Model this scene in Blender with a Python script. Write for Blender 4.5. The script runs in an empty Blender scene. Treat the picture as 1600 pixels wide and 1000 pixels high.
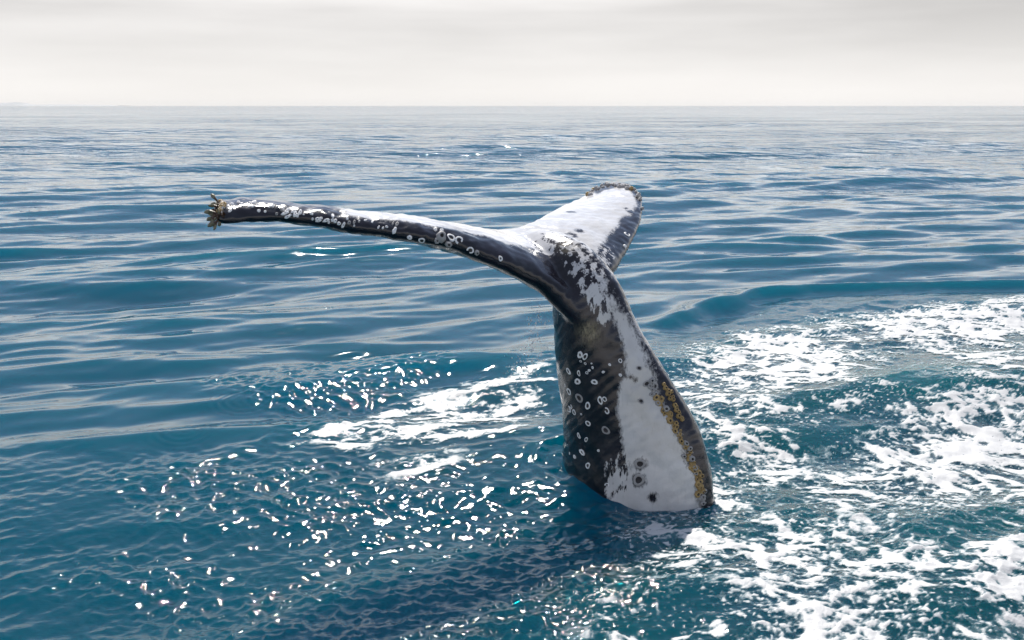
import bpy, bmesh, math, random
import numpy as np
from mathutils import Vector, Matrix
from mathutils.bvhtree import BVHTree

random.seed(7)
RNG = np.random.RandomState(11)
scene = bpy.context.scene
COL = scene.collection
R = math.radians

# ------------------------------------------------------------------ camera
CAM_H = 2.4
FOC = 1500.0                       # focal length in pixels of a 1600 px wide picture
PITCH = math.atan(335.0 / FOC)
cam_d = bpy.data.cameras.new('camera')
cam_d.sensor_width = 36.0
cam_d.lens = 36.0 * FOC / 1600.0
cam_d.clip_start = 0.05
cam_d.clip_end = 60000.0
cam = bpy.data.objects.new('camera', cam_d)
COL.objects.link(cam)
cam.location = (0, 0, CAM_H)
cam.rotation_euler = (R(90) - PITCH, 0, 0)
scene.camera = cam

# ------------------------------------------------------------------ sky and sun
SUN_EL, SUN_AZ = R(48.5), R(-3)       # azimuth measured from +Y towards +X
world = bpy.data.worlds.new('World')
scene.world = world
world.use_nodes = True
wn, wl = world.node_tree.nodes, world.node_tree.links
wn.clear()
def N(nodes, t, **kw):
    n = nodes.new(t)
    for k, v in kw.items():
        setattr(n, k, v)
    return n
w_out = N(wn, 'ShaderNodeOutputWorld')
w_bg = N(wn, 'ShaderNodeBackground')
sky = N(wn, 'ShaderNodeTexSky', sky_type='NISHITA', sun_disc=False)
sky.sun_elevation = SUN_EL
sky.sun_rotation = SUN_AZ
sky.air_density = 1.0
sky.dust_density = 0.15
sky.ozone_density = 4.0
tc = N(wn, 'ShaderNodeTexCoord')
sep = N(wn, 'ShaderNodeSeparateXYZ')
wl.new(tc.outputs['Generated'], sep.inputs[0])
# thin cloud sheet: thick towards the horizon, torn open overhead
mp = N(wn, 'ShaderNodeMapping')
mp.inputs['Scale'].default_value = (1.3, 1.3, 11.0)
mp.inputs['Location'].default_value = (0.35, 0.2, 0.15)
wl.new(tc.outputs['Generated'], mp.inputs[0])
nz = N(wn, 'ShaderNodeTexNoise')
nz.inputs['Scale'].default_value = 1.5
nz.inputs['Detail'].default_value = 6.0
nz.inputs['Roughness'].default_value = 0.5
wl.new(mp.outputs[0], nz.inputs['Vector'])
ramp_c = N(wn, 'ShaderNodeValToRGB')       # cloud brightness
ramp_c.color_ramp.elements[0].position = 0.36
ramp_c.color_ramp.elements[0].color = (5.0, 4.82, 4.68, 1)
ramp_c.color_ramp.elements[1].position = 0.64
ramp_c.color_ramp.elements[1].color = (7.0, 6.76, 6.6, 1)
wl.new(nz.outputs['Fac'], ramp_c.inputs['Fac'])
elr = N(wn, 'ShaderNodeMapRange')          # haze bank: bright band low over the sea
elr.inputs['From Min'].default_value = 0.015
elr.inputs['From Max'].default_value = 0.095
elr.inputs['To Min'].default_value = 0.72
elr.inputs['To Max'].default_value = 0.0
wl.new(sep.outputs['Z'], elr.inputs['Value'])
mixh = N(wn, 'ShaderNodeMix', data_type='RGBA')
wl.new(elr.outputs[0], mixh.inputs['Factor'])
zen = N(wn, 'ShaderNodeMapRange')          # thin overcast is brighter overhead than low down
zen.inputs['From Min'].default_value = 0.09
zen.inputs['From Max'].default_value = 0.17
zen.inputs['To Min'].default_value = 1.0
zen.inputs['To Max'].default_value = 2.2
wl.new(sep.outputs['Z'], zen.inputs['Value'])
vsc = N(wn, 'ShaderNodeVectorMath', operation='SCALE')
wl.new(ramp_c.outputs['Color'], vsc.inputs[0]); wl.new(zen.outputs[0], vsc.inputs['Scale'])
wl.new(vsc.outputs[0], mixh.inputs['A'])
mixh.inputs['B'].default_value = (8.6, 8.35, 8.15, 1)
cov = N(wn, 'ShaderNodeMapRange')          # cover of the sheet against elevation
cov.inputs['From Min'].default_value = 0.12
cov.inputs['From Max'].default_value = 0.34
cov.inputs['To Min'].default_value = 0.97
cov.inputs['To Max'].default_value = 0.12
wl.new(sep.outputs['Z'], cov.inputs['Value'])
mixs = N(wn, 'ShaderNodeMix', data_type='RGBA')
wl.new(cov.outputs[0], mixs.inputs['Factor'])
wl.new(sky.outputs['Color'], mixs.inputs['A'])
wl.new(mixh.outputs['Result'], mixs.inputs['B'])
wl.new(mixs.outputs['Result'], w_bg.inputs['Color'])
w_bg.inputs['Strength'].default_value = 0.095
wl.new(w_bg.outputs[0], w_out.inputs['Surface'])

sun_d = bpy.data.lights.new('sun', 'SUN')
sun_d.energy = 4.8
sun_d.angle = R(0.6)
sun_d.color = (1.0, 0.95, 0.88)
sun = bpy.data.objects.new('sun', sun_d)
COL.objects.link(sun)
sdir = Vector((math.sin(SUN_AZ) * math.cos(SUN_EL), math.cos(SUN_AZ) * math.cos(SUN_EL), math.sin(SUN_EL)))
sun.rotation_euler = sdir.to_track_quat('Z', 'Y').to_euler()

scene.view_settings.view_transform = 'Standard'
scene.view_settings.look = 'None'
scene.view_settings.exposure = 0.35
scene.view_settings.gamma = 1.0
scene.view_settings.use_curve_mapping = False

# ------------------------------------------------------------------ helpers
CO, SI = math.cos(PITCH), math.sin(PITCH)
CAM = Vector((0, 0, CAM_H))
def ray(px, py):
    a, b = (px - 800.0) / FOC, (500.0 - py) / FOC
    return Vector((a, CO + b * SI, -SI + b * CO))
def W(px, py, Y):                       # point seen at a pixel, at distance Y from the boat
    d = ray(px, py)
    return CAM + d * (Y / d.y)
def G(px, py, z=0.0):                   # the same on the sea
    d = ray(px, py)
    return CAM + d * ((z - CAM_H) / d.z)
def Gxy(pts):
    return np.array([[G(a, b).x, G(a, b).y] for a, b in pts])

def tag(o, label=None, cat=None, kind=None, group=None):
    if label: o['label'] = label
    if cat: o['category'] = cat
    if kind: o['kind'] = kind
    if group: o['group'] = group
    return o

_perm = np.random.RandomState(3).permutation(4096)
_ga = np.random.RandomState(4).rand(4096) * 2 * np.pi
_gx, _gy = np.cos(_ga), np.sin(_ga)
def perlin(x, y, seed=0):
    x = x + seed * 17.31; y = y + seed * 9.77
    xi = np.floor(x).astype(np.int64); yi = np.floor(y).astype(np.int64)
    fx = x - xi; fy = y - yi
    u = fx * fx * fx * (fx * (fx * 6 - 15) + 10); v = fy * fy * fy * (fy * (fy * 6 - 15) + 10)
    def g(ix, iy, dx, dy):
        h = _perm[(_perm[(ix + seed * 131) & 4095] + iy) & 4095]
        return _gx[h] * dx + _gy[h] * dy
    a = g(xi, yi, fx, fy); b = g(xi + 1, yi, fx - 1, fy)
    c = g(xi, yi + 1, fx, fy - 1); d = g(xi + 1, yi + 1, fx - 1, fy - 1)
    return ((a + u * (b - a)) + v * ((c + u * (d - c)) - (a + u * (b - a)))) * 1.5
def fbm(x, y, o=4, seed=0, gain=0.5):
    s = 0; amp = 1; t = 0
    for i in range(o):
        s = s + amp * perlin(x * 2 ** i, y * 2 ** i, seed + i); t += amp; amp *= gain
    return s / t
def ridge(x, y, o=3, seed=0):
    s = 0; amp = 1; t = 0
    for i in range(o):
        s = s + amp * (1 - np.minimum(1, np.abs(perlin(x * 2 ** i, y * 2 ** i, seed + i)) * 3.0)); t += amp; amp *= 0.55
    return s / t
def poly_sd(x, y, P):                   # signed distance, positive inside
    P = np.asarray(P); n = len(P)
    d = np.full(x.shape, 1e18); inside = np.zeros(x.shape, bool)
    for i in range(n):
        ax, ay = P[i]; bx, by = P[(i + 1) % n]
        ex, ey = bx - ax, by - ay
        t = np.clip(((x - ax) * ex + (y - ay) * ey) / (ex * ex + ey * ey + 1e-12), 0, 1)
        d = np.minimum(d, (x - ax - t * ex) ** 2 + (y - ay - t * ey) ** 2)
        c = ((ay > y) != (by > y)) & (x < ex * (y - ay) / (ey if abs(ey) > 1e-12 else 1e-12) + ax)
        inside ^= c
    return np.where(inside, 1, -1) * np.sqrt(d)
def line_d(x, y, P):                    # distance to a polyline, signed side, place along it
    d = np.full(x.shape, 1e18); side = np.zeros(x.shape); al = np.zeros(x.shape); acc = 0
    for i in range(len(P) - 1):
        ax, ay = P[i]; bx, by = P[i + 1]
        ex, ey = bx - ax, by - ay; L = math.hypot(ex, ey)
        t = np.clip(((x - ax) * ex + (y - ay) * ey) / (L * L), 0, 1)
        q = (x - ax - t * ex) ** 2 + (y - ay - t * ey) ** 2
        m = q < d
        d = np.where(m, q, d)
        side = np.where(m, np.sign(ex * (y - ay) - ey * (x - ax)), side)
        al = np.where(m, acc + t * L, al)
        acc += L
    return np.sqrt(d), side, al / acc
def sstep(a, b, x):
    t = np.clip((x - a) / (b - a), 0, 1)
    return t * t * (3 - 2 * t)
def spline(P, n):                       # Catmull-Rom through rows of P
    P = np.asarray(P, float)
    Q = np.vstack([2 * P[0] - P[1], P, 2 * P[-1] - P[-2]])
    out = []
    for s in np.linspace(0, len(P) - 1 - 1e-9, n):
        i = int(s); t = s - i
        a, b, c, d = Q[i], Q[i + 1], Q[i + 2], Q[i + 3]
        out.append(0.5 * (2 * b + (c - a) * t + (2 * a - 5 * b + 4 * c - d) * t * t + (3 * b - a - 3 * c + d) * t ** 3))
    return np.array(out)
def mesh_np(name, V, F, smooth=True):
    me = bpy.data.meshes.new(name)
    V = np.ascontiguousarray(V, np.float32); F = np.ascontiguousarray(F, np.int32)
    k = F.shape[1]
    me.vertices.add(len(V)); me.vertices.foreach_set('co', V.ravel())
    me.loops.add(F.size); me.loops.foreach_set('vertex_index', F.ravel())
    me.polygons.add(len(F)); me.polygons.foreach_set('loop_start', np.arange(0, F.size, k, dtype=np.int32))
    me.update(calc_edges=True)
    if smooth:
        me.polygons.foreach_set('use_smooth', np.ones(len(F), bool))
    return me
def attr(me, name, vals):
    a = me.attributes.new(name, 'FLOAT', 'POINT')
    a.data.foreach_set('value', np.ascontiguousarray(vals, np.float32))
def new_mat(name):
    m = bpy.data.materials.new(name); m.use_nodes = True
    nt = m.node_tree; nt.nodes.clear()
    out = nt.nodes.new('ShaderNodeOutputMaterial')
    return m, nt.nodes, nt.links, out
def val(nodes, links, op, a, b=None, c=None, clamp=False):
    n = nodes.new('ShaderNodeMath'); n.operation = op; n.use_clamp = clamp
    for i, v in enumerate((a, b, c)):
        if v is None: continue
        if isinstance(v, (int, float)): n.inputs[i].default_value = v
        else: links.new(v, n.inputs[i])
    return n.outputs[0]
def noise(nodes, links, vec, scale, detail=4, rough=0.5, dist=0.0):
    n = nodes.new('ShaderNodeTexNoise')
    n.inputs['Scale'].default_value = scale; n.inputs['Detail'].default_value = detail
    n.inputs['Roughness'].default_value = rough; n.inputs['Distortion'].default_value = dist
    links.new(vec, n.inputs['Vector'])
    return n.outputs['Fac']
def mrange(nodes, links, v, a, b, c=0.0, d=1.0, smooth=False):
    n = nodes.new('ShaderNodeMapRange')
    if smooth: n.interpolation_type = 'SMOOTHSTEP'
    links.new(v, n.inputs['Value'])
    for k, q in zip(('From Min', 'From Max', 'To Min', 'To Max'), (a, b, c, d)):
        n.inputs[k].default_value = q
    return n.outputs[0]
def mixc(nodes, links, f, a, b):
    n = nodes.new('ShaderNodeMix'); n.data_type = 'RGBA'
    if isinstance(f, (int, float)): n.inputs['Factor'].default_value = f
    else: links.new(f, n.inputs['Factor'])
    for k, v in (('A', a), ('B', b)):
        if isinstance(v, tuple): n.inputs[k].default_value = (*v, 1)
        else: links.new(v, n.inputs[k])
    return n.outputs['Result']
def getattr_node(nodes, name):
    n = nodes.new('ShaderNodeAttribute'); n.attribute_name = name
    return n.outputs['Fac']

# ------------------------------------------------------------------ the sea
def build_grid():
    ys = [3.3]
    while ys[-1] < 16000:
        y = ys[-1]
        ys.append(y + max(0.0095, 0.0105 * (y / 5.0) ** 1.72))
    back = [-400, -120, -40, -14, -5, -1.5, 0, 1, 1.8, 2.4, 2.8, 3.1]
    ys = np.array(back + ys)
    n_in = 820
    u = np.linspace(-0.64, 0.64, n_in)
    du = u[1] - u[0]
    ext = []
    e = 0.64; st = du
    while e < 6:
        st *= 1.22; e += st; ext.append(e)
    ext = np.array(ext)
    u = np.concatenate([-ext[::-1], u, ext])
    yw = np.maximum(ys, 3.3)
    X = u[None, :] * yw[:, None] * 1.0
    far = ys < 3.3
    Y = np.repeat(ys[:, None], len(u), 1)
    return X, Y, len(ys), len(u)
GX, GY, NR, NC = build_grid()
gx, gy = GX.ravel(), GY.ravel()
spacing = np.maximum(0.0095, 0.0105 * (np.maximum(gy, 3.3) / 5.0) ** 1.72)

# zones of the surface, laid out on the water in metres
rip_zone = Gxy([(-400, 716), (0, 722), (120, 716), (260, 742), (330, 742), (430, 700), (520, 690), (640, 650), (760, 610), (860, 575),
                (960, 545), (1040, 515), (1120, 490), (1250, 460), (1400, 453), (1620, 449), (2200, 445), (2600, 1300), (-900, 1300)])
glit_a = Gxy([(320, 612), (420, 588), (560, 568), (660, 570), (710, 598), (640, 645), (540, 692), (465, 695), (390, 650)])
glit_b = Gxy([(150, 770), (300, 735), (500, 745), (720, 745), (700, 785), (500, 830), (240, 825)])
glit_c = Gxy([(180, 905), (520, 900), (760, 845), (980, 860), (1050, 960), (900, 1080), (200, 1080)])
glit_d = Gxy([(1000, 548), (1120, 503), (1300, 468), (1620, 453), (2000, 448), (2000, 480), (1620, 474), (1300, 500), (1130, 532), (1030, 570)])
def warped(x, y, P, amp, soft, seed):
    n = fbm(x * 1.1, y * 1.1, 3, seed) * amp
    return sstep(-soft, soft, poly_sd(x, y, P) + n)
near = gy < 60
rip = np.zeros(gx.shape); gl = np.zeros(gx.shape)
xn, yn = gx[near], gy[near]
rip[near] = warped(xn, yn, rip_zone, 0.22, 0.16, 21)
gl[near] = np.clip(warped(xn, yn, glit_a, 0.25, 0.22, 31) + 0.8 * warped(xn, yn, glit_b, 0.3, 0.3, 33) + 0.8 * warped(xn, yn, glit_c, 0.4, 0.35, 35) + 0.7 * warped(xn, yn, glit_d, 0.3, 0.3, 37), 0, 1)

BASE = G(990, 785)
bx0, by0 = BASE.x, BASE.y
rw = np.hypot(gx - bx0, gy - by0)

# foam cover
foam_zone = Gxy([(1015, 600), (1060, 560), (1150, 522), (1300, 498), (1450, 480), (1620, 470), (2300, 462), (2500, 1250), (820, 1250), (880, 985), (940, 900), (960, 835), (1010, 800), (1100, 790), (1070, 690)])
left_foam = Gxy([(470, 712), (560, 672), (660, 640), (780, 612), (868, 590), (872, 655), (810, 690), (740, 712), (650, 735), (540, 728)])
left_foam2 = Gxy([(610, 745), (700, 728), (722, 742), (690, 778), (600, 770)])
heavy = [[(1080, 560), (1140, 528), (1260, 540), (1345, 575), (1300, 610), (1180, 605)],
         [(1062, 615), (1110, 630), (1180, 690), (1230, 700), (1200, 740), (1130, 735), (1090, 690)],
         [(1330, 490), (1620, 462), (1700, 520), (1500, 535), (1380, 530)],
         [(1450, 650), (1700, 600), (1700, 780), (1560, 760), (1430, 770), (1390, 720)],
         [(980, 825), (1040, 812), (1110, 865), (1250, 905), (1330, 940), (1200, 960), (1080, 915), (1010, 865)],
         [(1110, 960), (1300, 945), (1420, 985), (1700, 960), (1700, 1100), (1200, 1080)],
         [(1380, 925), (1480, 890), (1700, 850), (1700, 930), (1500, 945)]]
holes = [[(1355, 845), (1440, 805), (1560, 790), (1560, 830), (1460, 870), (1370, 875)],
         [(1360, 960), (1440, 935), (1560, 950), (1520, 975), (1400, 978)],
         [(1140, 775), (1230, 762), (1310, 790), (1300, 825), (1200, 830)],
         [(1330, 580), (1480, 560), (1540, 610), (1430, 640), (1340, 620)],
         [(1250, 690), (1400, 640), (1450, 690), (1350, 740), (1260, 740)],
         [(1120, 880), (1160, 900), (1300, 1000), (1000, 1010), (960, 900)]]
dens = np.zeros(gx.shape); lfo = np.zeros(gx.shape); aer = np.zeros(gx.shape)
fz = (gy < 22) & (gy > 3.0) & (gx > -4.5) & (gx < 12)
xf, yf = gx[fz], gy[fz]
wx = xf + 0.22 * fbm(xf * 1.4, yf * 1.4, 3, 41); wy = yf + 0.30 * fbm(xf * 1.4, yf * 1.4, 3, 47)
z0 = sstep(-0.15, 0.35, poly_sd(wx, wy, foam_zone))
d0 = 0.45 * z0
for h in heavy:
    d0 = d0 + 0.31 * sstep(-0.25, 0.25, poly_sd(wx, wy, Gxy(h))) * z0
for h in holes:
    d0 = d0 - 0.30 * sstep(-0.12, 0.18, poly_sd(wx, wy, Gxy(h)))
d0 = d0 + 0.16 * fbm(xf * 0.9, yf * 0.9, 2, 53) * z0
lf = sstep(-0.14, 0.2, poly_sd(wx, wy, left_foam)) + 0.7 * sstep(-0.1, 0.14, poly_sd(wx, wy, left_foam2))
c0 = W(995, 785, 5.82)
ef = np.hypot(((xf - c0.x) * 0.751 - (yf - c0.y) * 0.661) / 0.54, (-(xf - c0.x) * 0.661 - (yf - c0.y) * 0.751) / 0.34)
d0 = np.maximum(d0, 0.50 * np.exp(-((ef - 1.12) / 0.17) ** 2) * sstep(-0.45, 0.35, xf - c0.x + 0.5 * fbm(xf * 3, yf * 3, 2, 59)))
dens[fz] = np.clip(d0, 0, 1); lfo[fz] = np.clip(lf, 0, 1)
aer[fz] = np.clip(z0 * (0.4 + 0.6 * fbm(xf * 0.7 + 3, yf * 0.7, 3, 57)) + 0.3 * np.clip(lf, 0, 1), 0, 1)

# waves: bands of sine trains, each band dropped where the mesh gets too coarse for it
H = np.zeros(gx.shape); DX = np.zeros(gx.shape); DY = np.zeros(gx.shape)
def band(l0, l1, n, slope, mean_deg, spread_deg, mask=None, chop=0.6, seed=0, f0=0.4, f1=1.0):
    rs = np.random.RandomState(seed)
    fade = 1 - sstep(f0, f1, spacing / l0)
    w = fade if mask is None else fade * mask
    idx = np.nonzero(w > 1e-3)[0]
    x, y, ww = gx[idx], gy[idx], w[idx]
    h = np.zeros(x.shape); ax = np.zeros(x.shape); ay = np.zeros(x.shape)
    for i in range(n):
        lam = l0 * (l1 / l0) ** rs.rand()
        k = 2 * np.pi / lam
        th = R(mean_deg + spread_deg * rs.randn())
        a = slope * math.sqrt(2.0 / n) / k
        kx, ky = k * math.cos(th), k * math.sin(th)
        ph = kx * x + ky * y + rs.rand() * 6.283
        c, s = np.cos(ph), np.sin(ph)
        h += a * c
        ax -= chop * a * math.cos(th) * s; ay -= chop * a * math.sin(th) * s
    H[idx] += ww * h; DX[idx] += ww * ax; DY[idx] += ww * ay
patch = 0.55 + 0.75 * np.clip(0.5 + fbm(gx * 0.10, gy * 0.22, 2, 61), 0, 1.2)
calm_far = np.ones(gx.shape)
off = 0.12 + 0.88 * sstep(9, 60, gy)
band(18, 60, 24, 0.030, 102, 12, off, 0.5, 101)
band(5, 16, 36, 0.045, 104, 14, 0.35 + 0.65 * off, 0.6, 102)
band(1.6, 4.5, 44, 0.085, 106, 13, patch * (1 - 0.3 * sstep(25, 70, gy)), 0.7, 103)
band(0.55, 1.5, 50, 0.115, 108, 15, patch * (1 - 0.4 * rip), 0.55, 104)
band(0.22, 0.5, 36, 0.055, 107, 18, patch * (1 - 0.3 * rip), 0.8, 105)
rr = np.clip(rip * (0.6 + 0.6 * fbm(gx * 0.8, gy * 0.8, 2, 63)) + 0.35 * np.exp(-(rw / 0.9) ** 2), 0, 1.4)
band(0.22, 0.60, 40, 0.10, 108, 40, rr, 0.9, 106)
band(0.08, 0.20, 44, 0.165, 105, 45, rr, 0.8, 107)
band(0.035, 0.08, 40, 0.13, 100, 60, rr, 0.5, 108, 0.25, 0.5)
glm = gl * np.clip(0.9 + 0.9 * fbm(gx * 3.5, gy * 3.5, 2, 69), 0, 1.5)
band(0.07, 0.15, 60, 0.30, 100, 70, glm, 0.6, 109, 0.25, 0.55)
band(0.035, 0.07, 50, 0.36, 95, 80, glm, 0.4, 111, 0.25, 0.5)
band(0.25, 0.8, 30, 0.10, 60, 70, dens, 0.5, 110)

# wake front: a curling ridge on the right, a weaker one at lower left
front = Gxy([(960, 548), (1030, 516), (1110, 487), (1180, 470), (1260, 460), (1400, 454), (1600, 450), (2200, 446)])
d, side, al = line_d(gx, gy, front)
amp = 0.11 * sstep(0.0, 0.12, al) * (1 - 0.3 * sstep(0.5, 1, al)) * (0.85 + 0.3 * fbm(gx * 0.8, gy * 0.8, 2, 65))
prof = np.where(side > 0, np.exp(-(d / 0.22) ** 2), np.exp(-(d / 0.11) ** 2) - 0.35 * np.exp(-((d - 0.32) / 0.18) ** 2))
H += amp * np.where(d < 3, prof, 0)
front2 = Gxy([(-300, 722), (0, 726), (60, 717), (150, 722), (220, 745), (310, 750), (420, 715), (520, 690)])
d, side, al = line_d(gx, gy, front2)
H += 0.010 * np.where(d < 2, np.where(side > 0, np.exp(-(d / 0.16) ** 2), np.exp(-(d / 0.07) ** 2) - 0.4 * np.exp(-((d - 0.2) / 0.12) ** 2)), 0)
# drip rings on the smooth water
for (px, py, r0, a) in [(402, 573, 0.10, .004), (400, 608, 0.34, .006), (385, 650, 0.22, .004), (290, 705, 0.20, .0035), (440, 640, 0.26, .004), (655, 590, .3, .004), (330, 690, .12, .003)]:
    c = G(px, py); q = np.hypot(gx - c.x, gy - c.y)
    H += 0.4 * a * np.cos((q - r0) * 2 * np.pi / 0.062) * np.exp(-((q - r0 * 0.8) / (0.35 * r0 + .03)) ** 2)
# broad boils right of the tail and a meniscus round it
for (px, py, r, a) in [(1450, 840, .55, .07), (1230, 800, .4, .05), (1460, 955, .35, .045), (1400, 610, .6, .05), (1330, 700, .5, .04)]:
    c = G(px, py); H += 0.45 * a * np.exp(-(((gx - c.x) / r) ** 2 + ((gy - c.y) / (r * .8)) ** 2))
c0 = W(995, 785, 5.82)
ev_, el_ = (gx - c0.x) * 0.751 - (gy - c0.y) * 0.661, -(gx - c0.x) * 0.661 - (gy - c0.y) * 0.751
ee = np.hypot(ev_ / 0.54, el_ / 0.34)
wob = 1.5 * fbm(gx * 2, gy * 2, 2, 68)
H += np.where(ee < 3.5, 0.0045 * np.cos((ee - 1) * 2 * np.pi * 3.2 + 3 * wob) * np.exp(-((ee - 1) / 0.6) ** 2), 0)
H += 0.035 * np.exp(-(rw / 0.75) ** 2) + 0.004 * np.cos(rw * 2 * np.pi / 0.30 + 2 * fbm(gx, gy, 2, 67)) * np.exp(-(rw / 1.2) ** 2)

H -= H[rw < 0.9].mean() - 0.05
SX, SY, SZ = gx + DX, gy + DY, H
idx = np.arange(NR * NC).reshape(NR, NC)
quads = np.stack([idx[:-1, :-1].ravel(), idx[:-1, 1:].ravel(), idx[1:, 1:].ravel(), idx[1:, :-1].ravel()], 1)
SV = np.stack([SX, SY, SZ], 1)
sea_me = mesh_np('sea', SV, quads)
attr(sea_me, 'ripple', np.clip(0.55 * rip + 0.6 * gl, 0, 1))
attr(sea_me, 'aerated', aer)
sea = bpy.data.objects.new('sea', sea_me)
COL.objects.link(sea)
tag(sea, 'rippled blue open sea reaching to the horizon', 'sea', 'structure')

m, nd, lk, out = new_mat('sea_water')
geo = nd.new('ShaderNodeNewGeometry')
pos = geo.outputs['Position']
bs = nd.new('ShaderNodeBsdfPrincipled')
body = mixc(nd, lk, getattr_node(nd, 'aerated'), (0.0003, 0.055, 0.086), (0.002, 0.078, 0.085))
lk.new(body, bs.inputs['Base Color'])
bs.inputs['Roughness'].default_value = 0.034
bs.inputs['IOR'].default_value = 1.34
bs.subsurface_method = 'RANDOM_WALK'
bs.inputs['Subsurface Weight'].default_value = 1.0
bs.inputs['Subsurface Radius'].default_value = (0.2, 0.7, 1.0)
bs.inputs['Subsurface Scale'].default_value = 14.0
mapn = nd.new('ShaderNodeMapping'); mapn.inputs['Scale'].default_value = (0.45, 1.0, 1.0); mapn.inputs['Rotation'].default_value = (0, 0, R(-14))
lk.new(pos, mapn.inputs['Vector'])
far_n = noise(nd, lk, mapn.outputs[0], 1.1, 4, 0.45)
rip_n = noise(nd, lk, mapn.outputs[0], 46, 3, 0.55)
b1 = nd.new('ShaderNodeBump'); b1.inputs['Distance'].default_value = 0.26
sepd = nd.new('ShaderNodeSeparateXYZ'); lk.new(pos, sepd.inputs[0])
lk.new(mrange(nd, lk, sepd.outputs['Y'], 14, 45, 0.0, 1.0), b1.inputs['Strength'])
lk.new(far_n, b1.inputs['Height'])
lk.new(mrange(nd, lk, sepd.outputs['Y'], 40, 500, 0.26, 0.42), b1.inputs['Distance'])
b2 = nd.new('ShaderNodeBump'); b2.inputs['Distance'].default_value = 0.012
lk.new(val(nd, lk, 'MULTIPLY', getattr_node(nd, 'ripple'), 0.3), b2.inputs['Strength'])
lk.new(rip_n, b2.inputs['Height'])
lk.new(b1.outputs[0], b2.inputs['Normal'])
lk.new(b2.outputs[0], bs.inputs['Normal'])
lk.new(bs.outputs[0], out.inputs['Surface'])
sea_me.materials.append(m)

# ------------------------------------------------------------------ foam lying on the sea
fi = np.nonzero((dens > 0.02) | (lfo > 0.02) | (rip > 0.5) & fz)[0]
x, y = gx[fi], gy[fi]
wx = x + 0.34 * fbm(x * 1.0, y * 1.2, 4, 71); wy = y + 0.34 * fbm(x * 1.0, y * 1.2, 4, 75)
lace = ridge(wx * 1.3, wy * 1.7, 4, 79)
lace2 = ridge(wx * 4.0 + 5, wy * 5.0, 3, 83)
fine = fbm(x * 9, y * 11, 4, 87, 0.65)
base = fbm(wx * 1.2, wy * 1.5, 5, 85, 0.6)
speck = np.maximum(perlin(x * 24, y * 24, 91) - 0.05, perlin(x * 42, y * 42, 92))
spk2 = fbm(x * 2, y * 2, 2, 93)
def uni(p):
    k = np.percentile(p[::37], np.linspace(0, 100, 201))
    return np.interp(p, k, np.linspace(0, 1, 201))
dn = np.minimum(dens[fi], 0.84)
fine2 = ridge(wx * 9 + 2, wy * 10, 3, 88)
U = uni(1.0 * lace + 0.9 * lace2 + 0.95 * fine + 0.5 * fine2 + 0.5 * base)
hole = np.clip(perlin(wx * 6.5, wy * 7.5, 97) - 0.12, 0, 1) + 0.8 * np.clip(perlin(x * 15, y * 17, 98) - 0.15, 0, 1)
cv = np.where(dn > 0.01, (U - 1 + 1.08 * dn - 0.55 * hole) * 0.9, -1)
sp = sstep(0.03, 0.3, dn)
cv = np.maximum(cv, np.where(sp > 0.05, (speck - 0.58 + 0.16 * sp + 0.35 * spk2) * 0.8, -1))
ca, sa = math.cos(R(24)), math.sin(R(24))     # streaks left of the tail, drawn out along the crests
u, v = x * ca + y * sa, -x * sa + y * ca
u = u + .12 * fbm(u * 2, v * 2, 2, 94)
streak = fbm(u * 2.0, v * 6.0, 4, 95, 0.55)
ln = lfo[fi]
cl = (uni(streak + 0.5 * fine + 0.25 * lace2 + 0.3 * fine2) - 1 + 0.60 * ln) * 0.9
cl = np.where(ln > 0.02, cl, -1)
cvf = np.maximum(cv, cl)
cov_full = np.full(gx.shape, -1.0); cov_full[fi] = cvf
hf = 0.004 + 0.014 * np.clip(cov_full, 0, 0.5)
kq = cov_full[quads].max(1) > np.where(gy[quads[:, 0]] < 12, -0.16, 0)
fq = quads[kq]
used = np.unique(fq)
remap = np.full(NR * NC, -1, np.int64); remap[used] = np.arange(len(used))
FV = SV[used].copy(); FV[:, 2] += np.where(cov_full[used] > 0, hf[used], 0.004)
print('foam faces', len(fq), 'sea faces', len(quads))
foam_me = mesh_np('sea_foam', FV, remap[fq])
attr(foam_me, 'cover', cov_full[used])
foam = bpy.data.objects.new('sea_foam', foam_me)
COL.objects.link(foam)
tag(foam, 'white lacy foam and flecks churned up around the tail', 'foam', 'stuff')
m, nd, lk, out = new_mat('foam')
geo = nd.new('ShaderNodeNewGeometry'); pos = geo.outputs['Position']
fn = noise(nd, lk, pos, 70, 3, 0.6)
cc = val(nd, lk, 'ADD', getattr_node(nd, 'cover'), val(nd, lk, 'MULTIPLY', val(nd, lk, 'SUBTRACT', fn, 0.5), 0.22))
al = val(nd, lk, 'ADD', mrange(nd, lk, cc, -0.16, 0.0, 0, 0.16), mrange(nd, lk, cc, -0.02, 0.24, 0, 0.80))
bs = nd.new('ShaderNodeBsdfPrincipled')
lk.new(mixc(nd, lk, mrange(nd, lk, cc, 0.0, 0.22), (0.30, 0.42, 0.46), (0.55, 0.55, 0.545)), bs.inputs['Base Color'])
bs.inputs['Roughness'].default_value = 0.55
bp = nd.new('ShaderNodeBump'); bp.inputs['Strength'].default_value = 0.5; bp.inputs['Distance'].default_value = 0.006
lk.new(noise(nd, lk, pos, 90, 4, 0.65), bp.inputs['Height']); lk.new(bp.outputs[0], bs.inputs['Normal'])
lk.new(al, bs.inputs['Alpha'])
lk.new(bs.outputs[0], out.inputs['Surface'])
foam_me.materials.append(m)

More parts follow.
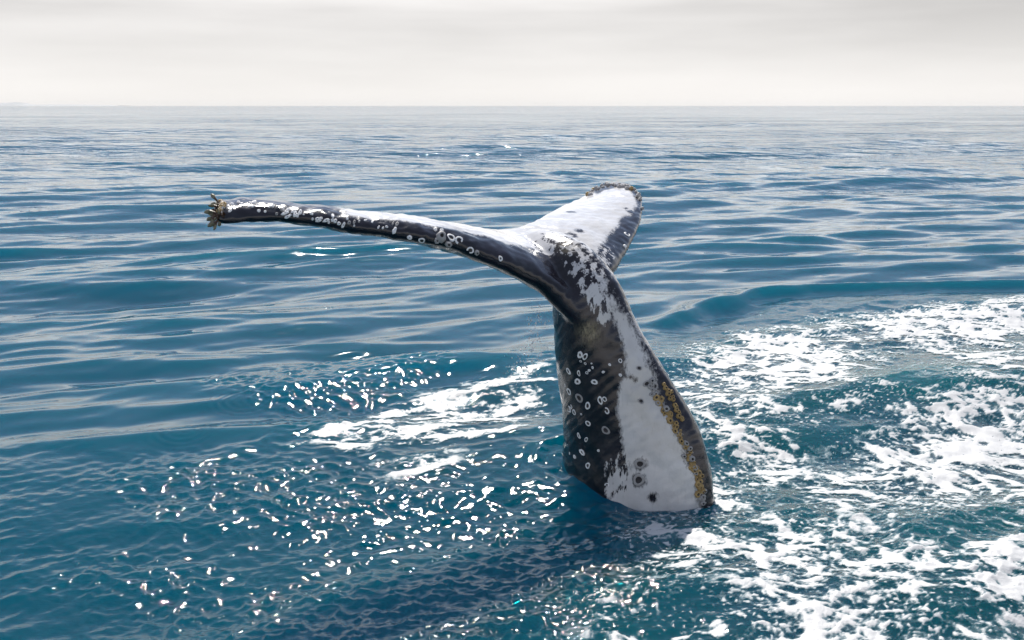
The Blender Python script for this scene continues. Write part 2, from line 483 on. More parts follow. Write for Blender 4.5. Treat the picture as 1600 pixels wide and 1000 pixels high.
# ------------------------------------------------------------------ far land low on the horizon
def far_hills():
    prof = [(-150, 0), (-90, 4), (-50, 5.5), (-15, 4.2), (8, 4.4), (28, 5.2), (40, 2.2), (60, 1.6), (100, 2.0), (150, 1.3), (190, 0.2)]
    D = 14000.0
    bm = bmesh.new(); rows = []
    for i, p in enumerate(spline(np.array(prof), 60)):
        w = W(p[0], 165, D)
        h = max(0.3, p[1]) * D / FOC * (1 + 0.08 * math.sin(i * 2.3))
        rows.append([bm.verts.new((w.x + dx, D + dy, z)) for dx, dy, z in ((0, -300, -3), (0, -120, h * .6), (0, 0, h), (10, 200, h * .8), (10, 500, -3))])
    for a, b in zip(rows[:-1], rows[1:]):
        for j in range(4):
            bm.faces.new((a[j], b[j], b[j + 1], a[j + 1]))
    me = bpy.data.meshes.new('hills'); bm.to_mesh(me); bm.free()
    m, nd, lk, out = new_mat('far_land')
    bs = nd.new('ShaderNodeBsdfPrincipled'); geo = nd.new('ShaderNodeNewGeometry')
    lk.new(mixc(nd, lk, noise(nd, lk, geo.outputs['Position'], 0.004, 4), (0.36, 0.38, 0.38), (0.48, 0.48, 0.47)), bs.inputs['Base Color'])  # lightened land tone; part of the haze's fading is put into this colour
    bs.inputs['Roughness'].default_value = 0.9
    lk.new(bs.outputs[0], out.inputs['Surface']); me.materials.append(m)
    o = bpy.data.objects.new('hills', me); COL.objects.link(o)
    tag(o, 'low pale strip of far land on the horizon', 'hills', 'structure')
far_hills()

# ------------------------------------------------------------------ the whale's tail
Vv = Vector((0.75, -0.66, 0)).normalized()       # belly side of the tail stock
Lat = Vector((-0.66, -0.75, 0)).normalized()     # its left flank, towards the boat

def stock_loft():
    rows = [(1150, 930, 1190, 5.70, .60, .40), (1000, 905, 1160, 5.75, .58, .38), (890, 888, 1134, 5.79, .56, .35), (785, 880, 1110, 5.82, .50, .31), (723, 877, 1102, 5.84, .50, .31),
            (676, 876, 1086, 5.85, .46, .28), (615, 871, 1050, 5.87, .385, .24), (554, 864, 1016, 5.89, .325, .21), (505, 861, 992, 5.91, .275, .195),
            (462, 858, 974, 5.94, .235, .19), (425, 858, 950, 6.00, .18, .18), (395, 845, 918, 6.10, .12, .16), (375, 824, 880, 6.24, .07, .12), (364, 812, 852, 6.38, .03, .06)]
    cs = []
    for (py, l, r, Y, a, b) in rows:
        c = W((l + r) / 2, py, Y)
        wpx = (r - l) / 2 / FOC * (c - CAM).length
        cur = math.hypot(0.75 * a, 0.66 * b)
        k = wpx / cur if py > 440 else 1.0
        cs.append([c.x, c.y, c.z, a * k, b * k])
    S = spline(cs, 90)
    n = 56; V = []; F = []
    for i, s in enumerate(S):
        c = Vector(s[:3]); t = (Vector(S[min(i + 1, 89)][:3]) - Vector(S[max(i - 1, 0)][:3])).normalized()
        lat = (Lat - t * Lat.dot(t)).normalized()
        ven = t.cross(lat).normalized()
        if ven.dot(Vv) < 0 and i < 60: ven = -ven
        if i and ven.dot(pv) < 0: ven = -ven
        pv = ven
        for j in range(n):
            th = 2 * math.pi * j / n
            ct, st = math.cos(th), math.sin(th)
            e = 1.35                                     # sharper along the two keels
            q = abs(st) ** e * math.copysign(1, st)
            V.append(c + ven * (s[3] * ct) + lat * (s[4] * q))
    for i in range(89):
        for j in range(n):
            k = (j + 1) % n
            F.append((i * n + j, i * n + k, (i + 1) * n + k, (i + 1) * n + j))
    F.append(tuple(range(n - 1, -1, -1))); F.append(tuple(89 * n + j for j in range(n)))
    return V, F

# leading edge pixel + distance, trailing edge pixel + distance, half thickness
FLUKE = [((343, 340, 4.96), (334, 322, 5.02), .014), ((350, 347, 4.97), (336, 315, 5.08), .028), ((378, 345, 5.03), (350, 312, 5.20), .040), ((430, 342, 5.12), (385, 312, 5.34), .046),
         ((500, 346, 5.22), (432, 325, 5.52), .054), ((580, 359, 5.33), (500, 334, 5.72), .062), ((660, 371, 5.44), (575, 342, 5.92), .070),
         ((740, 393, 5.54), (655, 350, 6.10), .080), ((810, 424, 5.64), (725, 356, 6.26), .090), ((865, 455, 5.75), (768, 360, 6.36), .10),
         ((905, 474, 5.88), (797, 359, 6.42), .11), ((935, 454, 6.00), (818, 352, 6.50), .10),
         ((958, 430, 6.17), (840, 343, 6.66), .085), ((980, 393, 6.50), (865, 329, 6.98), .065), ((999, 352, 6.92), (888, 318, 7.36), .052),
         ((1004, 322, 7.28), (906, 310, 7.66), .044), ((998, 302, 7.56), (918, 302, 7.84), .040), ((985, 292, 7.78), (930, 296, 7.94), .034), ((968, 289, 7.92), (945, 291, 8.00), .022)]
def fluke_loft():
    rows = []
    for le, te, h in FLUKE:
        a, b = W(*le), W(*te)
        rows.append([*a, *b, h])
    ns = 150; S = spline(rows, ns)
    cs = 0.5 * (1 - np.cos(np.linspace(0, np.pi, 26)))
    th = 1.35 * (np.sqrt(cs) * 1.1 - 0.55 * cs - 0.62 * cs ** 2 + 0.12 * cs ** 3)
    th = np.maximum(th, 0) ; th = th / th.max()
    th = np.maximum(th, 0.03); th[0] = th[-1] = 0
    V, F = [], []
    m = 2 * (len(cs) - 1)
    for i, s in enumerate(S):
        le, te = Vector(s[:3]), Vector(s[3:6])
        sp = Vector(S[min(i + 1, ns - 1)][:3]) + Vector(S[min(i + 1, ns - 1)][3:6]) - Vector(S[max(i - 1, 0)][:3]) - Vector(S[max(i - 1, 0)][3:6])
        nn = sp.cross(te - le).normalized()
        if nn.z < 0: nn = -nn
        L = (te - le).length
        for j in range(m):
            if j < len(cs): c, sg = j, 1
            else: c, sg = m - j, -1
            camber = 0.03 * L * math.sin(math.pi * cs[c])
            V.append(le.lerp(te, cs[c]) + nn * (sg * s[6] * th[c] + camber))
    for i in range(ns - 1):
        for j in range(m):
            k = (j + 1) % m
            F.append((i * m + j, (i + 1) * m + j, (i + 1) * m + k, i * m + k))
    F.append(tuple(range(m))); F.append(tuple((ns - 1) * m + j for j in range(m - 1, -1, -1)))
    return V, F, S

def ridge_loft(pts):                       # leading edge running down on to the flank
    S = spline([[*W(a, b, Y), r] for a, b, Y, r in pts], 40)
    n = 16; V = []; F = []
    for i, s in enumerate(S):
        t = (Vector(S[min(i + 1, 39)][:3]) - Vector(S[max(i - 1, 0)][:3])).normalized()
        a = t.cross(Vector((0, 1, 0))).normalized(); b = t.cross(a)
        for j in range(n):
            V.append(Vector(s[:3]) + (a * math.cos(2 * math.pi * j / n) + b * math.sin(2 * math.pi * j / n)) * s[3])
    for i in range(39):
        for j in range(n):
            k = (j + 1) % n
            F.append((i * n + j, i * n + k, (i + 1) * n + k, (i + 1) * n + j))
    F.append(tuple(range(n))); F.append(tuple(39 * n + j for j in range(n)))
    return V, F
V1, F1 = stock_loft(); V2, F2, FS = fluke_loft()
V3, F3 = ridge_loft([(835, 430, 5.74, .05), (868, 456, 5.77, .075), (900, 486, 5.78, .08), (926, 513, 5.77, .062), (942, 540, 5.755, .038), (950, 568, 5.75, .012)])
F2 = F2 + [tuple(i + len(V2) for i in f) for f in F3]; V2 = V2 + V3
tmp = bpy.data.meshes.new('body')
tmp.from_pydata([tuple(v) for v in V1 + V2], [], F1 + [tuple(i + len(V1) for i in f) for f in F2])
bm = bmesh.new(); bm.from_mesh(tmp)
bmesh.ops.recalc_face_normals(bm, faces=bm.faces); bm.to_mesh(tmp); bm.free()
tmp_o = bpy.data.objects.new('body_tmp', tmp); COL.objects.link(tmp_o)
rm = tmp_o.modifiers.new('r', 'REMESH'); rm.mode = 'VOXEL'; rm.voxel_size = 0.0115; rm.use_smooth_shade = True
dg = bpy.context.evaluated_depsgraph_get()
ev = tmp_o.evaluated_get(dg).to_mesh()
nv = len(ev.vertices); BV = np.zeros(nv * 3, np.float32); ev.vertices.foreach_get('co', BV); BV = BV.reshape(-1, 3).astype(float)
ed = np.zeros(len(ev.edges) * 2, np.int32); ev.edges.foreach_get('vertices', ed); ed = ed.reshape(-1, 2)
BF = [tuple(p.vertices) for p in ev.polygons]
tmp_o.evaluated_get(dg).to_mesh_clear()
bpy.data.objects.remove(tmp_o)
# relax: strong where the flukes grow out of the stock, slight elsewhere
jc = np.array(W(900, 440, 6.0))
dj = np.linalg.norm(BV - jc, axis=1)
wgt = 0.5 * np.exp(-(dj / 0.45) ** 2)
deg = np.bincount(ed.ravel(), minlength=nv).astype(float)[:, None]
def lap(Vx):
    s = np.zeros_like(Vx)
    np.add.at(s, ed[:, 0], Vx[ed[:, 1]]); np.add.at(s, ed[:, 1], Vx[ed[:, 0]])
    return s / deg - Vx
for it in range(40):
    w = wgt[:, None] if it >= 4 else np.maximum(wgt, 0.35)[:, None]
    BV = BV + w * lap(BV)
_n = mesh_np('tmp', BV, np.array([f for f in BF if len(f) == 4])); _nn = np.zeros(nv * 3, np.float32); _n.vertices.foreach_get('normal', _nn); _nn = _nn.reshape(-1, 3); bpy.data.meshes.remove(_n)
bmp = perlin(BV[:, 0] * 7 + BV[:, 2] * 6, BV[:, 1] * 7 - BV[:, 2] * 5, 5) + 0.6 * perlin(BV[:, 0] * 17 - BV[:, 2] * 12, BV[:, 1] * 17 + BV[:, 2] * 14, 8)
BV = BV + _nn * (0.0045 * bmp * (1 + 0.8 * (BV[:, 0] < -0.2)))[:, None]
body_me = mesh_np('body', BV, np.array([f for f in BF if len(f) == 4])) if all(len(f) == 4 for f in BF) else bpy.data.meshes.new('body')
if not len(body_me.vertices):
    body_me.from_pydata(BV.tolist(), [], BF); body_me.polygons.foreach_set('use_smooth', np.ones(len(BF), bool))
BN = np.zeros(nv * 3, np.float32); body_me.vertices.foreach_get('normal', BN); BN = BN.reshape(-1, 3)
bvh = BVHTree.FromPolygons([tuple(v) for v in BV], BF)
def hit(px, py):
    d = ray(px, py).normalized()
    loc, nor, _, _ = bvh.ray_cast(CAM, d)
    if loc is not None and nor.dot(d) > 0: nor = -nor
    return loc, nor

whale = bpy.data.objects.new('humpback_whale', None); COL.objects.link(whale)
whale.location = (bx0, by0, 0)
tag(whale, 'black and white whale tail with raised flukes rising from the sea', 'whale')
def child(name, me, mat=None, parent=whale):
    o = bpy.data.objects.new(name, me); COL.objects.link(o)
    o.parent = parent; o.matrix_parent_inverse = Matrix.Translation((-bx0, -by0, 0))
    if mat and not me.materials: me.materials.append(mat)
    return o

# pigment, in the whale's own side view (along, up) and plan view
def side_c(p): return (p[0] * Vv.x + p[1] * Vv.y, p[2])
def poly_side(pts):
    o = []
    for a, b in pts:
        h, _ = hit(a, b)
        if h is not None: o.append(side_c(h))
    return np.array(o)
def poly_plan(pts):
    o = []
    for a, b in pts:
        h, _ = hit(a, b)
        if h is not None: o.append((h.x, h.y))
    return np.array(o)
qs = BV[:, 0] * Vv.x + BV[:, 1] * Vv.y; qz = BV[:, 2]
flank_white = poly_side([(908, 392), (918, 415), (930, 440), (939, 462), (952, 488), (964, 514), (978, 554), (976, 582), (968, 604), (964, 640), (972, 690), (976, 726), (950, 745), (944, 775), (985, 786), (1050, 795), (1092, 780), (1088, 744), (1068, 708), (1059, 676), (1040, 644), (1026, 614), (1024, 590), (1010, 550), (985, 502), (964, 465), (949, 436), (936, 412), (922, 396)])
flank_notch = poly_side([(974, 580), (994, 592), (993, 595), (974, 587)])
low = qz < 1.32
w_side = poly_sd(qs + 0.15 * np.minimum(qz - 0.16, 0), np.maximum(qz, 0.16), flank_white)
w_side = np.minimum(w_side, -poly_sd(qs, qz, flank_notch))
up = BN[:, 2] > 0.05
lf_w = poly_plan([(905, 379), (880, 372), (830, 387), (812, 384), (797, 383), (760, 370), (702, 357), (662, 351), (600, 344), (545, 337)])
lf_end = [tuple(np.array(W(480, 300, 5.9))[:2]), tuple(np.array(W(700, 300, 6.9))[:2]), tuple(np.array(W(800, 300, 7.2))[:2]), tuple(np.array(W(850, 300, 8.0))[:2]), tuple(np.array(W(912, 300, 8.05))[:2])]
rf_w = poly_plan([(934, 303), (945, 297), (975, 293), (990, 304), (997, 318), (985, 336), (970, 341), (965, 355), (950, 369), (940, 383), (922, 391), (910, 384)])
plan = np.vstack([lf_w, np.array(lf_end), rf_w]) if len(rf_w) else lf_w
w_plan = np.where(up, poly_sd(BV[:, 0], BV[:, 1], plan), -0.2)
mott_p = poly_plan([(812, 370), (850, 360), (893, 368), (925, 395), (905, 425), (870, 405), (840, 392)])
w_mott = np.where(BV[:, 2] > 1.28, poly_sd(BV[:, 0], BV[:, 1], mott_p), -0.3)
mott_s = poly_side([(868, 402), (890, 392), (915, 396), (935, 425), (942, 450), (956, 485), (945, 520), (925, 495), (900, 455), (880, 425)])
w_mott = np.maximum(w_mott, poly_sd(qs, qz, mott_s))
lowmott = poly_side([(940, 715), (985, 700), (990, 785), (935, 775)])
w_mott = np.maximum(w_mott, poly_sd(qs, qz, lowmott) - 0.02)
zsw = sstep(1.12, 1.22, qz)
w_all = np.where(zsw > 0.5, np.maximum(w_plan, np.where(qz < 1.5, w_side - 0.01, -1)), w_side)
spots = [((1000, 725), .030, .040), ((998, 750), .034, .046), ((975, 735), .03, .03), ((1020, 778), .035, .02),
         ((875, 374), .045, .030), ((893, 367), .05, .028), ((905, 361), .035, .022), ((892, 331), .045, .02), ((987, 331), .06, .012), ((978, 326), .012, .03)]
for (p, r1, r2) in spots:
    h, n_ = hit(*p)
    if h is None: continue
    dd = np.linalg.norm(BV - np.array(h), axis=1)
    w_all = np.minimum(w_all, dd - 0.5 * (r1 + r2))
attr(body_me, 'pale', np.clip(w_all, -0.25, 0.25))
attr(body_me, 'mottle', np.clip(w_mott, -0.25, 0.25))
h1, _ = hit(920, 520)
ylw = np.exp(-(np.linalg.norm(BV - np.array(h1), axis=1) / 0.065) ** 2) if h1 else np.zeros(nv)
h2, _ = hit(884, 383)
if h2: ylw = np.maximum(ylw, 0.6 * np.exp(-(np.linalg.norm(BV - np.array(h2), axis=1) / 0.07) ** 2))
attr(body_me, 'algae', ylw)

m, nd, lk, out = new_mat('whale_skin')
geo = nd.new('ShaderNodeNewGeometry'); pos = geo.outputs['Position']
mp1 = nd.new('ShaderNodeMapping'); mp1.inputs['Scale'].default_value = (1.0, 1.0, 0.45); mp1.inputs['Rotation'].default_value = (0, R(20), 0)
lk.new(pos, mp1.inputs['Vector'])
n_big = noise(nd, lk, pos, 9, 5, 0.62)
n_fine = noise(nd, lk, mp1.outputs[0], 58, 6, 0.75)
pale = getattr_node(nd, 'pale'); mot = getattr_node(nd, 'mottle')
e1 = val(nd, lk, 'MULTIPLY', val(nd, lk, 'SUBTRACT', n_big, 0.5), 0.045)
e2 = val(nd, lk, 'MULTIPLY', val(nd, lk, 'SUBTRACT', n_fine, 0.5), 0.085)
p1 = val(nd, lk, 'ADD', pale, val(nd, lk, 'ADD', e1, e2))
# in the mottled zone the border dissolves into streaks
mp2 = nd.new('ShaderNodeMapping'); mp2.inputs['Rotation'].default_value = (R(12), R(30), R(-20)); mp2.inputs['Scale'].default_value = (1.0, 1.0, 0.34)
lk.new(pos, mp2.inputs['Vector'])
n_str = noise(nd, lk, mp2.outputs[0], 26, 5, 0.66)
mm = mrange(nd, lk, mot, -0.03, 0.03)
pm = val(nd, lk, 'MULTIPLY', val(nd, lk, 'SUBTRACT', n_str, 0.478), 0.5)
p2 = nd.new('ShaderNodeMix'); p2.data_type = 'FLOAT'
lk.new(mm, p2.inputs['Factor']); lk.new(p1, p2.inputs['A']); lk.new(val(nd, lk, 'ADD', pm, val(nd, lk, 'MULTIPLY', p1, 0.25)), p2.inputs['B'])
wf = mrange(nd, lk, p2.outputs['Result'], -0.010, 0.014)
n_tone = noise(nd, lk, pos, 5, 4, 0.6)
mp3 = nd.new('ShaderNodeMapping'); mp3.inputs['Scale'].default_value = (1.0, 1.0, 0.12); mp3.inputs['Rotation'].default_value = (0, R(25), 0)
lk.new(pos, mp3.inputs['Vector'])
scr = noise(nd, lk, mp3.outputs[0], 55, 4, 0.7)
white = mixc(nd, lk, n_tone, (0.48, 0.465, 0.46), (0.71, 0.70, 0.69))
white = mixc(nd, lk, mrange(nd, lk, scr, 0.58, 0.75, 0.0, 0.4), white, (0.36, 0.35, 0.34))
white = mixc(nd, lk, mrange(nd, lk, noise(nd, lk, pos, 3.1, 3), 0.5, 0.75, 0.0, 0.35), white, (0.42, 0.38, 0.30))
black = mixc(nd, lk, mrange(nd, lk, n_tone, 0.4, 0.75), (0.005, 0.0045, 0.008), (0.015, 0.012, 0.021))
skin = mixc(nd, lk, wf, black, white)
alg = val(nd, lk, 'MULTIPLY', getattr_node(nd, 'algae'), mrange(nd, lk, n_fine, 0.35, 0.6))
skin = mixc(nd, lk, alg, skin, (0.26, 0.22, 0.13))
bs = nd.new('ShaderNodeBsdfPrincipled')
lk.new(skin, bs.inputs['Base Color'])
lk.new(mrange(nd, lk, n_big, 0.3, 0.7, 0.10, 0.26), bs.inputs['Roughness'])
bs.inputs['IOR'].default_value = 1.42
bs.inputs['Coat Weight'].default_value = 0.35
bs.inputs['Coat Roughness'].default_value = 0.06
bp = nd.new('ShaderNodeBump'); bp.inputs['Strength'].default_value = 0.25; bp.inputs['Distance'].default_value = 0.008
lk.new(noise(nd, lk, pos, 34, 5, 0.6), bp.inputs['Height']); lk.new(bp.outputs[0], bs.inputs['Normal'])
lk.new(bs.outputs[0], out.inputs['Surface'])
body_me.materials.append(m)
body_o = child('body', body_me)

# ------------------------------------------------------------------ barnacles and scars on the skin
def simple_mat(name, c1, c2, rough=0.6, scale=60):
    m, nd, lk, out = new_mat(name)
    bs = nd.new('ShaderNodeBsdfPrincipled'); t = nd.new('ShaderNodeTexCoord')
    g = nd.new('ShaderNodeNewGeometry')
    lk.new(mixc(nd, lk, noise(nd, lk, g.outputs['Position'], scale, 3, 0.6), c1, c2), bs.inputs['Base Color'])
    bs.inputs['Roughness'].default_value = rough
    lk.new(bs.outputs[0], out.inputs['Surface'])
    return m
M_white = simple_mat('barnacle_white', (0.72, 0.71, 0.70), (0.92, 0.91, 0.90))
M_grey = simple_mat('barnacle_grey', (0.22, 0.21, 0.21), (0.42, 0.41, 0.40))
M_tan = simple_mat('barnacle_tan', (0.10, 0.055, 0.015), (0.58, 0.40, 0.16), 0.5, 45)
M_dark = simple_mat('barnacle_pit', (0.012, 0.011, 0.014), (0.035, 0.03, 0.03))
M_stalk = simple_mat('goose_barnacle_stalk', (0.022, 0.012, 0.008), (0.10, 0.045, 0.02), 0.35)
M_shell = simple_mat('goose_barnacle_shell', (0.05, 0.045, 0.03), (0.30, 0.27, 0.17), 0.4)

def lathe(name, prof, seg, mats, pit_from, wob, seed, flute=0.0, gap=0):
    rs = random.Random(seed); V = []; F = []; MI = []
    ph = [rs.uniform(0, 6.28) for _ in range(3)]
    for k, (r, z) in enumerate(prof):
        for j in range(seg):
            t = 2 * math.pi * j / seg
            w = 1 + wob * (math.sin(2 * t + ph[0]) + 0.6 * math.sin(3 * t + ph[1])) + (flute if j % 2 else -flute) * (k < pit_from)
            V.append((r * w * math.cos(t), r * w * math.sin(t), z * (1 + 0.3 * wob * math.sin(t + ph[2]))))
    for k in range(len(prof) - 1):
        for j in range(seg):
            if j < gap: continue
            i = (j + 1) % seg
            F.append((k * seg + j, k * seg + i, (k + 1) * seg + i, (k + 1) * seg + j)); MI.append(1 if k >= pit_from else 0)
    if not gap:
        F.append(tuple((len(prof) - 1) * seg + j for j in range(seg))); MI.append(1)
    me = bpy.data.meshes.new(name); me.from_pydata(V, [], F)
    for q in mats: me.materials.append(q)
    me.polygons.foreach_set('material_index', MI); me.polygons.foreach_set('use_smooth', [True] * len(F))
    return me
ring_prof = [(1.0, -0.15), (0.95, 0.12), (0.68, 0.18), (0.56, 0.06)]
cone_prof = [(1.0, -0.2), (0.86, 0.45), (0.55, 0.85), (0.34, 0.80), (0.24, 0.45)]
RINGS = [lathe('scar_ring', ring_prof, 16, (M_white, M_dark), 3, 0.05 + 0.03 * i, i) for i in range(4)]
RINGS += [lathe('worn_ring', ring_prof, 16, (M_white, M_dark), 3, 0.09, 50 + i, 0, 3 + 3 * i) for i in range(2)]
RINGS += [lathe('thick_ring', [(1.0, -.2), (.95, .3), (.66, .42), (.42, .12)], 14, (M_white, M_dark), 3, 0.10, 60, 0.04)]
GRINGS = [lathe('grey_ring', ring_prof, 16, (M_grey, M_dark), 3, 0.08, 40 + i) for i in range(2)]
TANS = [lathe('tan_cone', cone_prof, 12, (M_tan, M_dark), 3, 0.06, 10 + i, 0.06) for i in range(4)]
GREYS = [lathe('grey_cone', cone_prof, 12, (M_grey, M_dark), 3, 0.07, 20 + i, 0.06) for i in range(3)]
WHITES = [lathe('white_cone', cone_prof, 10, (M_white, M_dark), 4, 0.10, 30 + i, 0.05) for i in range(4)]
rb = random.Random(5)
def stick(name, meshes, px, py, r, sx=1.0, sy=1.0, h=1.0, sink=0.0, roll=None):
    loc, nor = hit(px, py)
    if loc is None: return None
    o = bpy.data.objects.new(name, rb.choice(meshes)); COL.objects.link(o)
    rot = nor.to_track_quat('Z', 'Y').to_matrix() @ Matrix.Rotation(rb.uniform(0, 6.28) if roll is None else roll, 3, 'Z')
    mat = Matrix.Translation(loc - nor * sink) @ rot.to_4x4() @ Matrix.Diagonal((r * sx, r * sy, r * h, 1))
    o.parent = whale; o.matrix_world = mat
    o.matrix_parent_inverse = Matrix.Identity(4)
    o.matrix_basis = Matrix.Translation((-bx0, -by0, 0)) @ mat
    return o
def z3(x, y): return 800 + x / 2.778, 460 + y / 2.778
for (x, y, k) in [(297, 262, 1), (317, 270, 1), (245, 333, 1), (290, 342, 1.05), (285, 378, .95), (358, 380, 1), (247, 422, 1), (329, 483, 1), (383, 460, 1), (402, 455, 1),
                  (250, 498, .9), (270, 512, 1), (330, 560, 1.15), (290, 613, 1), (322, 630, .95), (305, 685, 1), (273, 705, .8), (329, 743, 1), (412, 505, .9), (470, 288, .9),
                  (230, 395, .6), (325, 340, .6), (257, 488, .7), (245, 505, .6), (412, 828, .8), (298, 290, .5), (318, 300, .5)]:
    stick('barnacle', RINGS, *z3(x, y), 0.021 * k * rb.uniform(.75, 1.2), 1.0, rb.uniform(0.65, 1.0), rb.uniform(.6, 1.6))
for (x, y, k) in [(292, 450, 1.5), (407, 590, 1.35), (552, 320, .8), (560, 463, .9), (585, 388, 1.1), (617, 400, 1.2)]:
    stick('barnacle', GRINGS, *z3(x, y), 0.022 * k, 1.0, 0.85)
for (x, y) in [(424, 305), (350, 318), (470, 350), (396, 337), (375, 678), (240, 655), (250, 690), (345, 300), (300, 520), (335, 330)]:
    stick('barnacle', WHITES, *z3(x, y), rb.uniform(.005, .010), 1, 1.4, 0.5)
# flank scars: dark pits on the white patch
for (px, py, k) in [(1000, 725, 1.0), (998, 750, 1.15)]:
    stick('barnacle', GRINGS, px, py, 0.036 * k, 0.8, 1.0, 0.5)
# the keel's crust
keel = spline([(1016, 600), (1030, 622), (1040, 642), (1056, 670), (1070, 695), (1080, 716), (1090, 742), (1096, 768), (1100, 788)], 54)
for i, (px, py) in enumerate(keel):
    for q in range(2):
        gold = 0.1 < i / 54 < 0.9 and rb.random() < 0.72
        stick('barnacle', TANS if gold else GREYS, px + rb.gauss(0, 3.2) - 1, py + rb.gauss(0, 3), rb.uniform(.007, .026), 1, rb.uniform(.65, 1), rb.uniform(.5, 1.2), rb.uniform(0, .004))
for (px, py) in spline([(1040, 603), (1047, 615), (1054, 628), (1063, 645), (1066, 655)], 16):
    stick('barnacle', TANS, px + rb.gauss(-1.5, 1.5), py + rb.gauss(0, 2), rb.uniform(.012, .018), 1, 1, 1.2)
# left fluke: big barnacles mid span, small pale ones thick towards the tip
for (px, py, r, kind) in [(659, 376, .022, RINGS), (689, 370, .036, GREYS), (705, 371, .026, RINGS), (717, 375, .026, RINGS), (701, 382, .022, GREYS), (735, 391, .022, RINGS), (745, 395, .018, GREYS),
                          (782, 404, .016, RINGS), (683, 376, .02, GREYS), (640, 371, .016, WHITES), (680, 359, .014, WHITES), (690, 360, .014, WHITES), (980, 366, .026, RINGS), (976, 385, .016, WHITES)]:
    stick('barnacle', kind, px, py, r, 1, .9, 0.8)
for i in range(66):
    t = rb.random() ** 1.25
    px = 346 + 290 * t
    top = np.interp(px, [345, 400, 475, 600, 650], [313, 313, 328, 341, 345]); bot = np.interp(px, [345, 400, 475, 600, 650], [345, 344, 352, 371, 380])
    py = top + (bot - top) * (0.08 + 0.5 * rb.random() ** 1.1 + 0.12 * t)
    stick('barnacle', WHITES if rb.random() < .75 else GREYS, px, py, rb.uniform(.006, .0135), rb.choice((1, 1, 1.9)), rb.uniform(.7, 1), rb.uniform(.5, 1.0), roll=rb.uniform(.2, 1.2))
# right fluke tip: dark crust on the rim
rim = spline([(918, 301), (926, 297), (938, 290), (950, 288), (968, 287), (985, 291), (997, 301), (1003, 315), (1004, 330)], 46)
for i, (px, py) in enumerate(rim):
    for q in range(1):
        stick('barnacle', GREYS if rb.random() < .8 else TANS, px + rb.gauss(0, 2), py + rb.gauss(2, 1.5), rb.uniform(.013, .024), 1, .9, rb.uniform(.8, 1.4))

# goose barnacles hanging off the left tip
def goose_mesh(seed):
    rs = random.Random(seed); V = []; F = []; MI = []
    n = 8; P = []
    bend = rs.uniform(-.5, .5); L = 1.0
    for i in range(7):
        t = i / 6; P.append(Vector((bend * t * t * .6, 0.12 * math.sin(3 * t + seed), L * t)))
    rad = [.16, .13, .12, .12, .13, .15, .17]
    H2 = [(P[-1] + Vector((bend * .15, 0, .10)), .26, .13), (P[-1] + Vector((bend * .3, 0, .28)), .30, .15), (P[-1] + Vector((bend * .45, 0, .48)), .20, .10), (P[-1] + Vector((bend * .55, 0, .62)), .04, .03)]
    rings = [(p, r, r) for p, r in zip(P, rad)] + H2
    for p, a, b in rings:
        for j in range(n):
            t = 2 * math.pi * j / n
            V.append(p + Vector((a * math.cos(t), b * math.sin(t), 0)))
    for k in range(len(rings) - 1):
        for j in range(n):
            i = (j + 1) % n
            F.append((k * n + j, k * n + i, (k + 1) * n + i, (k + 1) * n + j)); MI.append(1 if k >= 6 else 0)
    F.append(tuple((len(rings) - 1) * n + j for j in range(n))); MI.append(1)
    me = bpy.data.meshes.new('goose_barnacle'); me.from_pydata([tuple(v) for v in V], [], F)
    me.materials.append(M_stalk); me.materials.append(M_shell)
    me.polygons.foreach_set('material_index', MI); me.polygons.foreach_set('use_smooth', [True] * len(F))
    return me
GOOSE = [goose_mesh(i) for i in range(5)]
for i in range(26):
    px, py = rb.uniform(341, 351), rb.uniform(317, 341)
    loc, nor = hit(px, py)
    if loc is None: continue
    a = rb.random()
    d = Vector((-1, rb.uniform(-.5, .4), rb.uniform(-1.9, .7))).normalized()
    if i > 19: d = Vector((rb.uniform(-.5, .3), -.2, rb.uniform(.5, 1))).normalized()
    o = bpy.data.objects.new('goose_barnacle', GOOSE[i % 5]); COL.objects.link(o)
    L = rb.uniform(.028, .062) if i <= 19 else rb.uniform(.018, .03)
    mt = Matrix.Translation(loc - d * .006) @ d.to_track_quat('Z', 'Y').to_matrix().to_4x4() @ Matrix.Rotation(rb.uniform(0, 6.28), 4, 'Z') @ Matrix.Diagonal((L * .8, L * .8, L, 1))
    o.parent = whale; o.matrix_basis = Matrix.Translation((-bx0, -by0, 0)) @ mt
for i in range(12):
    stick('barnacle', TANS, rb.uniform(341, 352), rb.uniform(313, 330), rb.uniform(.008, .014), 1, 1, 1.1)

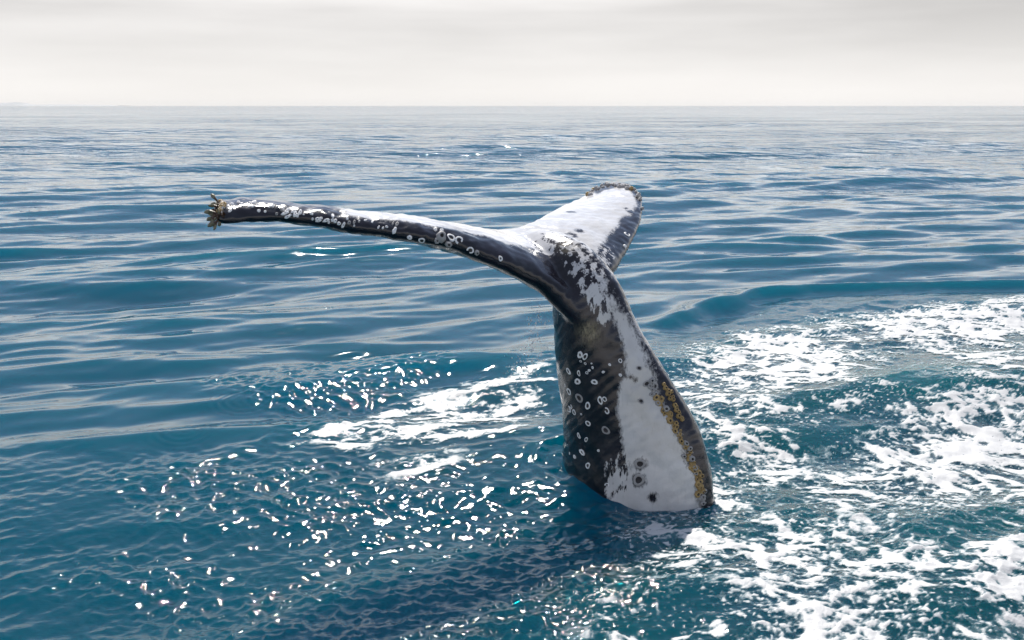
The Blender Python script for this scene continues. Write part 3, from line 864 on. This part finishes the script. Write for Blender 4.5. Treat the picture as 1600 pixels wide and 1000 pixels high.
# ------------------------------------------------------------------ drops falling from the fluke
rd = random.Random(9); bm = bmesh.new()
def drop(p, r):
    bmesh.ops.create_icosphere(bm, subdivisions=1, radius=r, matrix=Matrix.Translation(p) @ Matrix.Diagonal((1, 1, rd.uniform(1, 1.8), 1)))
for i in range(110):
    t = rd.random()
    drop(W(845 - 20 * t + rd.gauss(0, 12), 478 + 120 * t + rd.gauss(0, 8), 5.75 + rd.gauss(0, .08)), rd.uniform(.0025, .006))
for i in range(40):
    drop(W(800 + rd.gauss(8, 14), 575 + rd.gauss(0, 14), 5.9 + rd.gauss(0, .2)), rd.uniform(.002, .005))
for i in range(220):
    c = G(rd.uniform(1040, 1600), rd.uniform(500, 960)); drop(Vector((c.x, c.y, abs(rd.gauss(0, .05)) + .02)), rd.uniform(.002, .0045))
me = bpy.data.meshes.new('water_drops'); bm.to_mesh(me); bm.free()
me.polygons.foreach_set('use_smooth', [True] * len(me.polygons))
m, nd, lk, out = new_mat('drops')
bs = nd.new('ShaderNodeBsdfPrincipled'); bs.inputs['Base Color'].default_value = (.85, .87, .88, 1); bs.inputs['Roughness'].default_value = .15  # near-white base: the drops' glint is put into their colour
bs.inputs['Transmission Weight'].default_value = .1; bs.inputs['IOR'].default_value = 1.33
lk.new(bs.outputs[0], out.inputs['Surface']); me.materials.append(m)
o = bpy.data.objects.new('water_drops', me); COL.objects.link(o)
tag(o, 'fine water drops and spray falling beside the tail', 'water drops', 'stuff')

# ------------------------------------------------------------------ sea air
def haze_box():
    bm = bmesh.new()
    x0, x1, y0, y1, z0, z1 = -100000, 100000, -2000, 17500, -12, 52
    v = [bm.verts.new(p) for p in ((x0, y0, z0), (x1, y0, z0), (x1, y1, z0), (x0, y1, z0), (x0, y0, z1), (x1, y0, z1), (x1, y1, z1), (x0, y1, z1))]
    for f in ((0, 3, 2, 1), (4, 5, 6, 7), (0, 1, 5, 4), (1, 2, 6, 5), (2, 3, 7, 6), (3, 0, 4, 7)):
        bm.faces.new([v[i] for i in f])
    me = bpy.data.meshes.new('haze'); bm.to_mesh(me); bm.free()
    m, nd, lk, out = new_mat('sea_air')
    pv = nd.new('ShaderNodeVolumePrincipled')
    pv.inputs['Color'].default_value = (0.93, 0.95, 0.97, 1)
    pv.inputs['Density'].default_value = 0.000012
    lk.new(pv.outputs[0], out.inputs['Volume']); me.materials.append(m)
    o = bpy.data.objects.new('haze', me); COL.objects.link(o)
    tag(o, 'thin pale sea haze over the water', 'haze', 'stuff')
haze_box()
